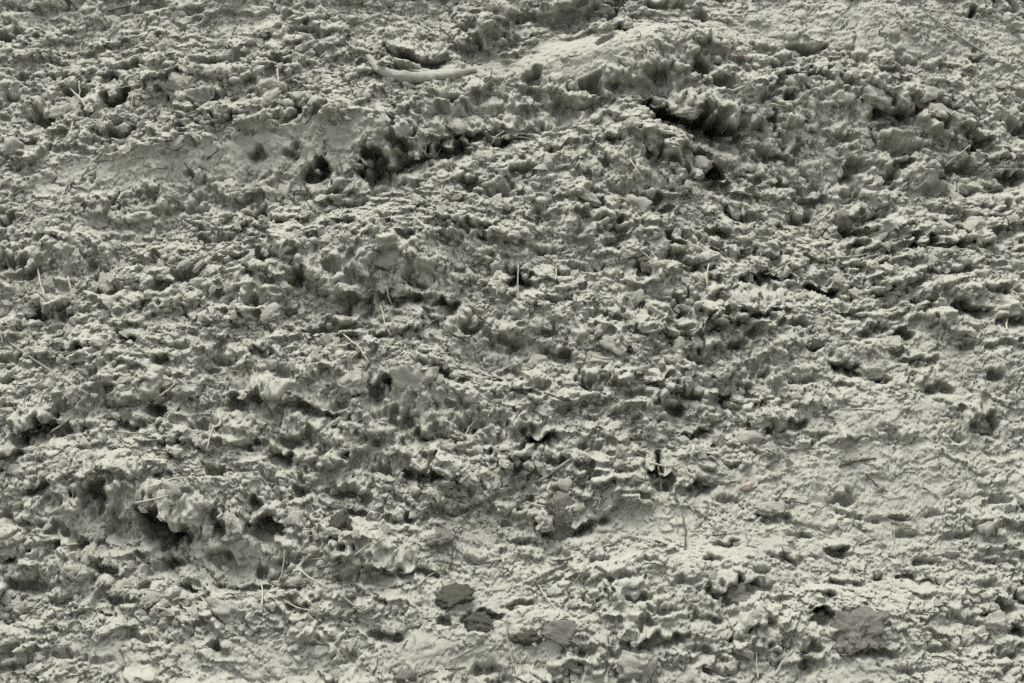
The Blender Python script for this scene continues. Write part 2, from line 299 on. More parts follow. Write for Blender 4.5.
PD *= np.clip(1 + 0.18 * fine, 0.6, 1.4)
def blur(A, n=1):
    for _ in range(n):
        A = (np.roll(A, 1, 0) + 2 * A + np.roll(A, -1, 0)) / 4; A = (np.roll(A, 1, 1) + 2 * A + np.roll(A, -1, 1)) / 4
    return A
STAND = np.clip(0.75 * MASKS[101] * 0.6 + 0.75 * MASKS[202] + 0.25 * MASKS[303], 0, 1); STAND = blur(STAND, 2)   # clods left standing inside the hollows
PD = blur(PD, 1) * (1.12 - 0.55 * STAND)
SH = blur(SH, 3)
HH = HL + SMALL - PD
SHEAR = 0.70
grad = np.abs(np.gradient(HH, axis=0) / np.gradient(va)[:, None])
wall = sstep(0.7, 2.2, grad) * FADE
PD_in = blur(PD * FADE * blur(np.clip(KD, 0, 1), 3), 2)
slide = SHEAR * SMALL + SH - 0.85 * PD_in + wall * (0.006 * fbm(UU / 0.03, HH / 0.035, 2, 95, 0.5))
# across-slope wobble so that edges are ragged in the other direction too
side_push = (0.35 * SMALL * perlin(UU / 0.05, VV / 0.05, 91)) * FADE
# sheet normal at each v
AN = slope_at(VV)
def surf_pos(i=None):
    X = UU + side_push
    Vs = VV - slide
    vy = np.interp(Vs, dense, cy) - i0[0] + ORIGIN[1]; vz = np.interp(Vs, dense, cz) - i0[1] + ORIGIN[2]
    return X, vy - np.sin(AN) * HH, vz + np.cos(AN) * HH
PX, PY, PZ = surf_pos()
# stretched faces: let the mesh relax there, then crumble them along their own normals
P3 = np.stack([PX, PY, PZ], -1)
jf = (np.searchsorted(ua, U0 - .3), np.searchsorted(ua, U1 + .3)); jv = (np.searchsorted(va, V0 - .2), np.searchsorted(va, V1 + .3))
sub = P3[jv[0]:jv[1], jf[0]:jf[1]].copy()
el = np.zeros(sub.shape[:2]); dl = np.linalg.norm(np.diff(sub, axis=0), axis=-1); el[:-1] = dl; el[1:] = np.maximum(el[1:], dl)
dl = np.linalg.norm(np.diff(sub, axis=1), axis=-1); el[:, :-1] = np.maximum(el[:, :-1], dl); el[:, 1:] = np.maximum(el[:, 1:], dl)
wgt = blur(sstep(3.4 * DV, 7.0 * DV, el), 1); wgt[:3] = 0; wgt[-3:] = 0; wgt[:, :3] = 0; wgt[:, -3:] = 0
for _ in range(4):
    av = (np.roll(sub, 1, 0) + np.roll(sub, -1, 0) + np.roll(sub, 1, 1) + np.roll(sub, -1, 1)) / 4
    sub = sub + (av - sub) * (0.75 * wgt)[..., None]
WG = blur(sstep(2.5 * DV, 6 * DV, el), 2)
nrm = np.cross(np.gradient(sub, axis=1), np.gradient(sub, axis=0)); nrm /= np.linalg.norm(nrm, axis=-1)[..., None] + 1e-12
def crumble(f, sd):
    return (fbm(sub[..., 0] * f, sub[..., 2] * f + sub[..., 1] * f * .6, 3, sd, 0.6) + fbm(sub[..., 0] * f + sub[..., 1] * f * .8, sub[..., 2] * f - 5, 3, sd + 40, 0.6)) * 0.6
sub += nrm * (WG * (0.007 * crumble(24, 301) + 0.004 * crumble(60, 303) + 0.002 * crumble(130, 305)))[..., None]
P3[jv[0]:jv[1], jf[0]:jf[1]] = sub
PX, PY, PZ = P3[..., 0], P3[..., 1], P3[..., 2]

# ------------------------------------------------------------------ materials
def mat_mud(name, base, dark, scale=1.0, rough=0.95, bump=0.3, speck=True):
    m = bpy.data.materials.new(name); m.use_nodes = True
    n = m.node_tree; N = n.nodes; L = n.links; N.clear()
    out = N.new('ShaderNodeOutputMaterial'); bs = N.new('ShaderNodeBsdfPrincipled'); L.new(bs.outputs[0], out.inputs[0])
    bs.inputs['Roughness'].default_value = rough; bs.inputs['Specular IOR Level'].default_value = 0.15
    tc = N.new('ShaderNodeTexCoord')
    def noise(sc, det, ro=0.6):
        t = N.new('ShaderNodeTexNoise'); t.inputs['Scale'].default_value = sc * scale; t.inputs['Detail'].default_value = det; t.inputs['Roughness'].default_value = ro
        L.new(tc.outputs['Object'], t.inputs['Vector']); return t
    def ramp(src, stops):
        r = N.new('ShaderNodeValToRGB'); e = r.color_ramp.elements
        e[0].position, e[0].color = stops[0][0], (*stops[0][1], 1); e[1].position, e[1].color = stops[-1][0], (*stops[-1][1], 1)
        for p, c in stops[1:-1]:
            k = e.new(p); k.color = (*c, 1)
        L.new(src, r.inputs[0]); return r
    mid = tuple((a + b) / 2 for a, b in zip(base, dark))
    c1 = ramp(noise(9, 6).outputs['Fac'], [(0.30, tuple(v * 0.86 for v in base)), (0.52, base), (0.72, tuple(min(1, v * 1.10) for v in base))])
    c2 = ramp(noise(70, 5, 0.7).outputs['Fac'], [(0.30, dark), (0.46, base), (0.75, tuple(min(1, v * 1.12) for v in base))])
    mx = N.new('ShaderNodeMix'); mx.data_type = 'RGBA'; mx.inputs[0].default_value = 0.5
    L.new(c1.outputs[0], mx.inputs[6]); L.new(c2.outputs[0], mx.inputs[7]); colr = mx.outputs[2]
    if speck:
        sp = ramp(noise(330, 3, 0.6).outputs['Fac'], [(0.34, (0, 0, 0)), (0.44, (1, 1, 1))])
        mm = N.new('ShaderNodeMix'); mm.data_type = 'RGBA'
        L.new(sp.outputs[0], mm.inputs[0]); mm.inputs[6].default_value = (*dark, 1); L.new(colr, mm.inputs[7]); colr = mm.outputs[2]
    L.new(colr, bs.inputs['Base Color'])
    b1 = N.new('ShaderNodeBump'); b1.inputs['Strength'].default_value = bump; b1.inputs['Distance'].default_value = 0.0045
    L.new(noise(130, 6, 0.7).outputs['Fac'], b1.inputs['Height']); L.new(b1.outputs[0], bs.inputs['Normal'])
    return m
MUD = mat_mud('dry_grey_mud', (0.212, 0.210, 0.176), (0.137, 0.132, 0.108))
CLOD = mat_mud('crumbled_mud', (0.204, 0.199, 0.167), (0.130, 0.125, 0.101), 1.2, bump=0.9)
DAMP = mat_mud('damp_dark_mud', (0.046, 0.0445, 0.033), (0.024, 0.0235, 0.017), 1.4, bump=0.9)
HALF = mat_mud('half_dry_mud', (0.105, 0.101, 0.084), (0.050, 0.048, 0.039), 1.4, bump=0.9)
PINK = mat_mud('pinkish_stone', (0.215, 0.182, 0.152), (0.165, 0.14, 0.115), 1.4)
STRAW = mat_mud('pale_straw', (0.27, 0.255, 0.20), (0.17, 0.16, 0.118), 2.0, 0.8, 0.2, False)
GREYST = mat_mud('mud_coated_stalk', (0.165, 0.158, 0.125), (0.095, 0.089, 0.068), 2.0, 0.9, 0.3, False)
TWIG = mat_mud('dark_twig', (0.052, 0.046, 0.033), (0.028, 0.024, 0.018), 2.0, 0.85, 0.3, False)
RUST = mat_mud('rusty_leaf', (0.092, 0.075, 0.058), (0.055, 0.043, 0.033), 3.0, 0.9, 0.3, False)

# ------------------------------------------------------------------ helpers
def mesh_np(name, verts, faces, smooth=True):
    me = bpy.data.meshes.new(name)
    verts = np.ascontiguousarray(verts, np.float32); faces = np.ascontiguousarray(faces, np.int32)
    k = faces.shape[1]
    me.vertices.add(len(verts)); me.vertices.foreach_set('co', verts.ravel())
    me.loops.add(faces.size); me.loops.foreach_set('vertex_index', faces.ravel())
    me.polygons.add(len(faces)); me.polygons.foreach_set('loop_start', np.arange(0, faces.size, k, dtype=np.int32))
    me.polygons.foreach_set('use_smooth', np.full(len(faces), smooth, dtype=bool))
    me.update(calc_edges=True); return me
def link(name, me, mat, parent=None, **props):
    o = bpy.data.objects.new(name, me); col.objects.link(o)
    if mat and not me.materials: me.materials.append(mat)
    if parent: o.parent = parent
    for k, v in props.items(): o[k] = v
    return o
nr, nc = UU.shape
idx = np.arange(nr * nc, dtype=np.int32).reshape(nr, nc)
F = np.stack([idx[:-1, :-1], idx[:-1, 1:], idx[1:, 1:], idx[1:, :-1]], -1).reshape(-1, 4)
bank = link('mud_bank', mesh_np('mud_bank', np.stack([PX, PY, PZ], -1).reshape(-1, 3), F), MUD,
            kind='structure', label='sloping bank of rough, crumbled dry grey mud filling the view', category='mud bank')

# ------------------------------------------------------------------ finding the surface under a photo position
Q = np.stack([PX, PY, PZ], -1).reshape(-1, 3) - CAM
dep = Q @ VIEW; okq = dep > 0.5
qx = np.where(okq, W / 2 + FPX * (Q @ right) / np.where(okq, dep, 1), -99); qy = np.where(okq, H / 2 - FPX * (Q @ up) / np.where(okq, dep, 1), -99)
PADP = 40
inb = okq & (qx > -PADP) & (qx < W + PADP - 1) & (qy > -PADP) & (qy < H + PADP - 1)
ZB = np.full((H + 2 * PADP, W + 2 * PADP), 99.0)
np.minimum.at(ZB, ((qy[inb] + PADP).astype(int), (qx[inb] + PADP).astype(int)), dep[inb])
def seen_depth(px, py, r=2, pct=40):
    i = int(np.clip(py + PADP, r, ZB.shape[0] - r - 1)); j = int(np.clip(px + PADP, r, ZB.shape[1] - r - 1))
    w_ = ZB[i - r:i + r + 1, j - r:j + r + 1]; w_ = w_[w_ < 90]
    return float(np.percentile(w_, pct)) if len(w_) else DIST
def at_depth(px, py, d):
    return CAM + d * ray(px, py)
def point(u, v):
    j = int(np.clip(np.searchsorted(ua, u / widen(v)), 1, nc - 1)); i = int(np.clip(np.searchsorted(va, v), 1, nr - 1))
    return np.array([PX[i, j], PY[i, j], PZ[i, j]])
BIGW = HL                                           # broad shape only, for parallax
def uv_of(px, py):
    h = 0.0
    for _ in range(4):
        u, v = map(float, base_uv(px, py, h)); h = float(h_at(u, v, HL))
    return u, v
def smooth_h(u, v, r=6):
    j = int(np.clip(np.searchsorted(ua, u / widen(v)), r + 1, nc - r - 2)); i = int(np.clip(np.searchsorted(va, v), r + 1, nr - r - 2))
    return float(np.percentile(HH[i - r:i + r + 1, j - r:j + r + 1], 60))
def world(u, v, h):
    return np.array([u, prof_y(v) - math.sin(slope_at(v)) * h, prof_z(v) + math.cos(slope_at(v)) * h])
def top_hit(px, py):                                # first surface point seen along the sight line
    d = ray(px, py); d = d / np.linalg.norm(d)
    u, v = uv_of(px, py)
    return u, v

# ---- lumps of mud
def ico(sub):
    import bmesh
    bm = bmesh.new(); bmesh.ops.create_icosphere(bm, subdivisions=sub, radius=1)
    vs_ = np.array([v.co[:] for v in bm.verts]); fs = np.array([[v.index for v in f.verts] for f in bm.faces]); bm.free()
    return vs_, fs
ICO = {k: ico(k) for k in (1, 2, 3, 4, 5)}
def noise3(p, f, seed):
    return (perlin(p[:, 0] * f + 3.1, p[:, 1] * f + 7.7, seed) + perlin(p[:, 1] * f - 2.2, p[:, 2] * f + 1.3, seed + 1) + perlin(p[:, 2] * f + 5.5, p[:, 0] * f - 4.1, seed + 2)) / 1.7
def lump(sub, seed, rough=1.0):
    rs = np.random.RandomState(seed)
    v, f = ICO[sub]; p = v.copy()
    # knock flats off the ball, then crumble it
    for k in range(14):
        n = rs.normal(size=3); n /= np.linalg.norm(n); d = rs.uniform(0.42, 0.80)
        t = p @ n; over = np.clip(t - d, 0, None); p = p - n[None] * (over * 0.8)[:, None]
    def cells(n, sd, amp):
        q = np.random.RandomState(sd); c = q.normal(size=(n, 3)); c /= np.linalg.norm(c, axis=1)[:, None]
        vj = v + 0.10 * np.stack([noise3(v, 5.0, sd % 999), noise3(v[:, [1, 2, 0]], 5.0, sd % 997), noise3(v[:, [2, 0, 1]], 5.0, sd % 991)], -1) * (12 / n) ** .5
        d = np.sqrt(np.maximum(0, ((vj[:, None, :] - c[None]) ** 2).sum(-1))); o = np.argsort(d, 1)[:, :2]
        f1 = np.take_along_axis(d, o[:, :1], 1)[:, 0]; f2 = np.take_along_axis(d, o[:, 1:2], 1)[:, 0]
        w_ = 1.2 / n ** .5
        return amp * (q.uniform(-0.6, 1, n)[o[:, 0]] * sstep(0, .35 * w_, f2 - f1) - 0.5 * (1 - sstep(0, .35 * w_, f2 - f1)))
    r = 1 + rough * 0.20 * noise3(v, 1.7, seed)
    if sub > 1: r = r + rough * (cells(16, seed + 1, 0.13) + cells(70, seed + 2, 0.12) + 0.05 * noise3(v, 8, seed + 9))
    if sub > 3: r = r + rough * cells(260, seed + 3, 0.085)
    else: r = r + rough * 0.13 * noise3(v, 4.0, seed + 5)
    return p * r[:, None], f
def basis_on(v):
    a = float(slope_at(v)); return np.array([1.0, 0, 0]), np.array([0, math.cos(a), math.sin(a)]), np.array([0, -math.sin(a), math.cos(a)])

# loose crumbs, too many to count
rng = np.random.RandomState(12)
def crumbs(name, n, lo, hi, sub, mat, seed, use_rough=True, label='', cat='', emb=0.25):
    rs = np.random.RandomState(seed)
    protos = [lump(sub, seed + 40 * k, 1.3) for k in range(14)]
    vs2 = rs.uniform(V0 + .02, V1 - .02, n * 3); us = rs.uniform(U0 + .02, U1 - .02, n * 3)
    ii = np.clip(np.searchsorted(va, vs2), 1, nr - 2); jj = np.clip(np.searchsorted(ua, us), 1, nc - 2)
    keep = rs.rand(n * 3) < (np.clip(ROUGH[ii, jj], 0.12, 1) if use_rough else 1)
    keep &= PD[ii, jj] < 0.006
    us, vs2, ii, jj = [a[keep][:n] for a in (us, vs2, ii, jj)]; n = len(us)
    size = lo * (hi / lo) ** (rs.rand(n) ** 2.2) * 0.5
    P0 = np.stack([PX[ii, jj], PY[ii, jj], PZ[ii, jj]], -1)
    e1 = np.array([1.0, 0, 0]); nb = Nd
    allv = []; allf = []; off = 0
    for k in range(n):
        pv, pf = protos[k % 14]
        a = rs.uniform(0, 6.28); b = rs.uniform(-0.5, 0.5)
        M = np.array(Matrix.Rotation(SLOPE, 3, 'X') @ Matrix.Rotation(b, 3, 'Y') @ Matrix.Rotation(a, 3, 'Z'))
        sc = size[k] * np.array([rs.uniform(0.9, 1.5), rs.uniform(0.8, 1.1), rs.uniform(0.5, 0.85)])
        allv.append((pv * sc) @ M.T + P0[k] + nb * size[k] * emb); allf.append(pf + off); off += len(pv)
    return link(name, mesh_np(name, np.concatenate(allv), np.concatenate(allf), False), mat, kind='stuff', label=label, category=cat)
def shard(seed, npts=13):
    import bmesh
    q = np.random.RandomState(seed); p = q.normal(size=(npts, 3)); p /= np.linalg.norm(p, axis=1)[:, None]; p *= q.uniform(0.75, 1.1, (npts, 1))
    bm = bmesh.new()
    for c in p: bm.verts.new(c)
    res = bmesh.ops.convex_hull(bm, input=bm.verts); bmesh.ops.delete(bm, geom=[g for g in res['geom_interior'] if isinstance(g, bmesh.types.BMVert)], context='VERTS')
    bmesh.ops.triangulate(bm, faces=bm.faces); bm.verts.index_update()
    out = np.array([v.co[:] for v in bm.verts]), np.array([[v.index for v in f.verts] for f in bm.faces]); bm.free(); return out
def shards(name, n, lo, hi, mat, seed, label, cat):
    rs = np.random.RandomState(seed); protos = [shard(seed + 3 * k) for k in range(40)]
    vs2 = rs.uniform(V0 + .02, V1 - .02, n * 3); us = rs.uniform(U0 + .02, U1 - .02, n * 3)
    ii = np.clip(np.searchsorted(va, vs2), 1, nr - 2); jj = np.clip(np.searchsorted(ua, us), 1, nc - 2)
    keep = (rs.rand(n * 3) < np.clip(ROUGH[ii, jj] ** 1.6, 0.05, 1)) & (PD[ii, jj] < 0.012)
    ii, jj = ii[keep][:n], jj[keep][:n]; n = len(ii)
    size = lo * (hi / lo) ** (rs.rand(n) ** 2.0) * 0.5
    P0 = np.stack([PX[ii, jj], PY[ii, jj], PZ[ii, jj]], -1)
    allv = []; allf = []; off = 0
    for k in range(n):
        pv, pf = protos[k % 40]
        M = np.array(Matrix.Rotation(SLOPE + rs.normal(0.0, .45), 3, 'X') @ Matrix.Rotation(rs.normal(0, .4), 3, 'Y') @ Matrix.Rotation(rs.uniform(0, 6.28), 3, 'Z'))
        sc = size[k] * np.array([rs.uniform(1.0, 1.7), rs.uniform(0.8, 1.15), rs.uniform(0.45, 0.8)])
        allv.append((pv * sc) @ M.T + P0[k] + Nd * size[k] * rs.uniform(-0.3, 0.12)); allf.append(pf + off); off += len(pv)
    return link(name, mesh_np(name, np.concatenate(allv), np.concatenate(allf), False), mat, kind='stuff', label=label, category=cat)
shards('mud_rubble', 13000, 0.007, 0.031, CLOD, 5, 'small angular crumbs of dry grey mud strewn all over the bank', 'mud crumbs')

# ---- embedded clods: pieces of the bank itself
protos = []
for k in range(16):
    lv, lf = lump(4 if k < 6 else 3, 700 + k, 1.7); protos.append(mesh_np('clod', lv * np.array([0.026, 0.021, 0.014]), lf))
for me in protos: me.materials.append(CLOD)
rs = np.random.RandomState(77); made = 0
while made < 260:
    px, py = rs.uniform(10, 1014), rs.uniform(8, 676); u, v = uv_of(px, py)
    if h_at(u, v, ROUGH) < 0.55 or h_at(u, v, PD) > 0.01: continue
    e1, e2, e3 = basis_on(v)
    s = rs.uniform(0.55, 1.25)
    o = link('clod', protos[made % 16], CLOD, bank)
    o.location = point(u, v) - e3 * s * 0.006
    o.rotation_euler = (Matrix.Rotation(SLOPE + rs.uniform(-.35, .2), 3, 'X') @ Matrix.Rotation(rs.uniform(-.4, .4), 3, 'Y') @ Matrix.Rotation(rs.uniform(0, 6.28), 3, 'Z')).to_euler()
    o.scale = (s * rs.uniform(.85, 1.3), s, s * rs.uniform(.8, 1.1)); made += 1

# ---- single lumps and stones that can be told apart: x, y, width px, height px, material, name, label
LUMPS = [
 (341, 527, 34, 24, DAMP, 'clod', 'dark oval mud clod just right of the short dark stick, lower left of centre'),
 (450, 600, 44, 20, DAMP, 'clod', 'flat dark brown-grey clod alone on smooth mud near the bottom'),
 (482, 623, 34, 20, DAMP, 'clod', 'dark clod just below and right of the flat brown-grey one'),
 (530, 637, 28, 15, DAMP, 'clod', 'small dark clod at the lower middle, above the upright thin stalk'),
 (290, 587, 24, 13, DAMP, 'clod', 'dark flattened clod above the pale slanting stalk in the lower left'),
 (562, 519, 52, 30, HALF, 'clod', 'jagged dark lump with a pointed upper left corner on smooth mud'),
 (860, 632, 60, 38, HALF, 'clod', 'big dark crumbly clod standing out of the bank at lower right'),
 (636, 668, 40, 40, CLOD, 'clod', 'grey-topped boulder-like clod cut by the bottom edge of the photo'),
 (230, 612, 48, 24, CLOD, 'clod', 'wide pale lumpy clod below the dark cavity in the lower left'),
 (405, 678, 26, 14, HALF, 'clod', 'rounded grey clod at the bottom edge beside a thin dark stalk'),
 (183, 85, 32, 22, CLOD, 'clod', 'pale rounded clod below the crossed twigs in the upper left'),
 (268, 87, 28, 18, CLOD, 'clod', 'pale clod under the short upright straw in the upper left'),
 (13, 147, 24, 22, CLOD, 'clod', 'rounded pale clod at the left edge, upper quarter'),
 (301, 97, 20, 12, CLOD, 'clod', 'small smooth clod above two dark holes, upper left'),
 (60, 113, 26, 14, CLOD, 'clod', 'pale clod right of the narrow dark slot at upper left'),
 (793, 84, 26, 16, CLOD, 'clod', 'pale knobbly clod under the long dark crack at upper right'),
 (871, 96, 30, 22, CLOD, 'clod', 'pale block-shaped clod in the upper right, largest of its row'),
 (846, 97, 22, 14, CLOD, 'clod', 'smaller pale clod just left of the block-shaped one, upper right'),
 (1003, 114, 20, 14, CLOD, 'clod', 'smooth pale clod near the right edge, above the straws'),
 (940, 110, 26, 20, CLOD, 'clod', 'grey clod right of the black crevice at upper right'),
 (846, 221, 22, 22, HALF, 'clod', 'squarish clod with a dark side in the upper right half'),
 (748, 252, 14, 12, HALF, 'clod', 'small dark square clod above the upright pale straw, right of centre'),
 (350, 382, 30, 26, CLOD, 'clod', 'round grey clod left of the fibrous lump, middle of the photo'),
 (414, 384, 36, 44, CLOD, 'clod', 'tall fibrous lump of mud in the middle of the photo'),
 (602, 362, 40, 16, CLOD, 'clod', 'smooth pale clod right of centre, above a dark crack'),
 (484, 158, 22, 12, CLOD, 'clod', 'pale clod at the right end of the upper dark crevice'),
 (545, 160, 26, 16, CLOD, 'clod', 'pale clod below the big ledge, top middle'),
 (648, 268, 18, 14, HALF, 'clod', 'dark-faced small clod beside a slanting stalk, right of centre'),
 (290, 313, 15, 10, DAMP, 'clod', 'small dark oval clod in the left half, level with the central crevice'),
 (813, 345, 18, 11, DAMP, 'clod', 'small dark pebble-like clod on pale mud, right of centre'),
 (900, 518, 30, 7, DAMP, 'clod', 'thin dark flake lying on smooth pale mud at right'),
 (948, 555, 30, 14, CLOD, 'clod', 'rounded pale clod with a dark left side at lower right'),
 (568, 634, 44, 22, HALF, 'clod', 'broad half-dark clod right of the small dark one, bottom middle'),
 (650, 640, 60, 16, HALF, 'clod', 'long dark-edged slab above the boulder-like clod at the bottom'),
 (720, 478, 50, 16, CLOD, 'clod', 'pale slab with a black crack under it, right of the dark hole'),
 (770, 508, 36, 12, CLOD, 'clod', 'pale slab with a dark lower lip beside the pink stone'),
 (748, 486, 20, 10, PINK, 'stone', 'small pinkish stone in pale mud, right of the dark hole'),
 (540, 362, 20, 12, CLOD, 'clod', 'small clod on the bare patch in the middle of the photo'),
 (880, 372, 36, 20, CLOD, 'clod', 'tilted slab with dark grooves, right of centre'),
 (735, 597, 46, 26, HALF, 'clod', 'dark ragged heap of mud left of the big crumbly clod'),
 (895, 345, 30, 14, CLOD, 'clod', 'pale clod between two black pits, right side'),
 (980, 425, 30, 16, CLOD, 'clod', 'pale clod curled round a hollow near the right edge'),
 (380, 258, 46, 28, CLOD, 'clod', 'lumpy mass overhanging the central black crevice'),
 (425, 275, 34, 24, CLOD, 'clod', 'crumbly lump at the right end of the central overhang'),
 (690, 108, 40, 16, CLOD, 'clod', 'pale slab roofing the big black cave at upper right'),
 (700, 162, 26, 18, CLOD, 'clod', 'clod wedged between the two big black holes, upper right'),
 (1000, 625, 30, 20, CLOD, 'clod', 'grey clod near the bottom right corner'),
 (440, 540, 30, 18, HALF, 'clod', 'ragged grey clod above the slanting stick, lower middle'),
]
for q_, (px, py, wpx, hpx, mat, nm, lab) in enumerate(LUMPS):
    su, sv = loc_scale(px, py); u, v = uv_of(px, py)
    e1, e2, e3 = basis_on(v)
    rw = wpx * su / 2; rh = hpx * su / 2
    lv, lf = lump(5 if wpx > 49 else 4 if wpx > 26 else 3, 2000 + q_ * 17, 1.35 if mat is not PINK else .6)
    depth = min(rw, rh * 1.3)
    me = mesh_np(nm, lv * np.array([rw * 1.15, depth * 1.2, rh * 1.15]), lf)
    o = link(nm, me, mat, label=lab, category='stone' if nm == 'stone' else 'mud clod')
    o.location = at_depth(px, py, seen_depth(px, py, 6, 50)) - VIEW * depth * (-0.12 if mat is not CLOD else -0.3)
    o.rotation_euler = (Matrix.Rotation(SLOPE * 0.6, 3, 'X') @ Matrix.Rotation(((q_ * 37) % 11 - 5) * .05, 3, 'Y')).to_euler()

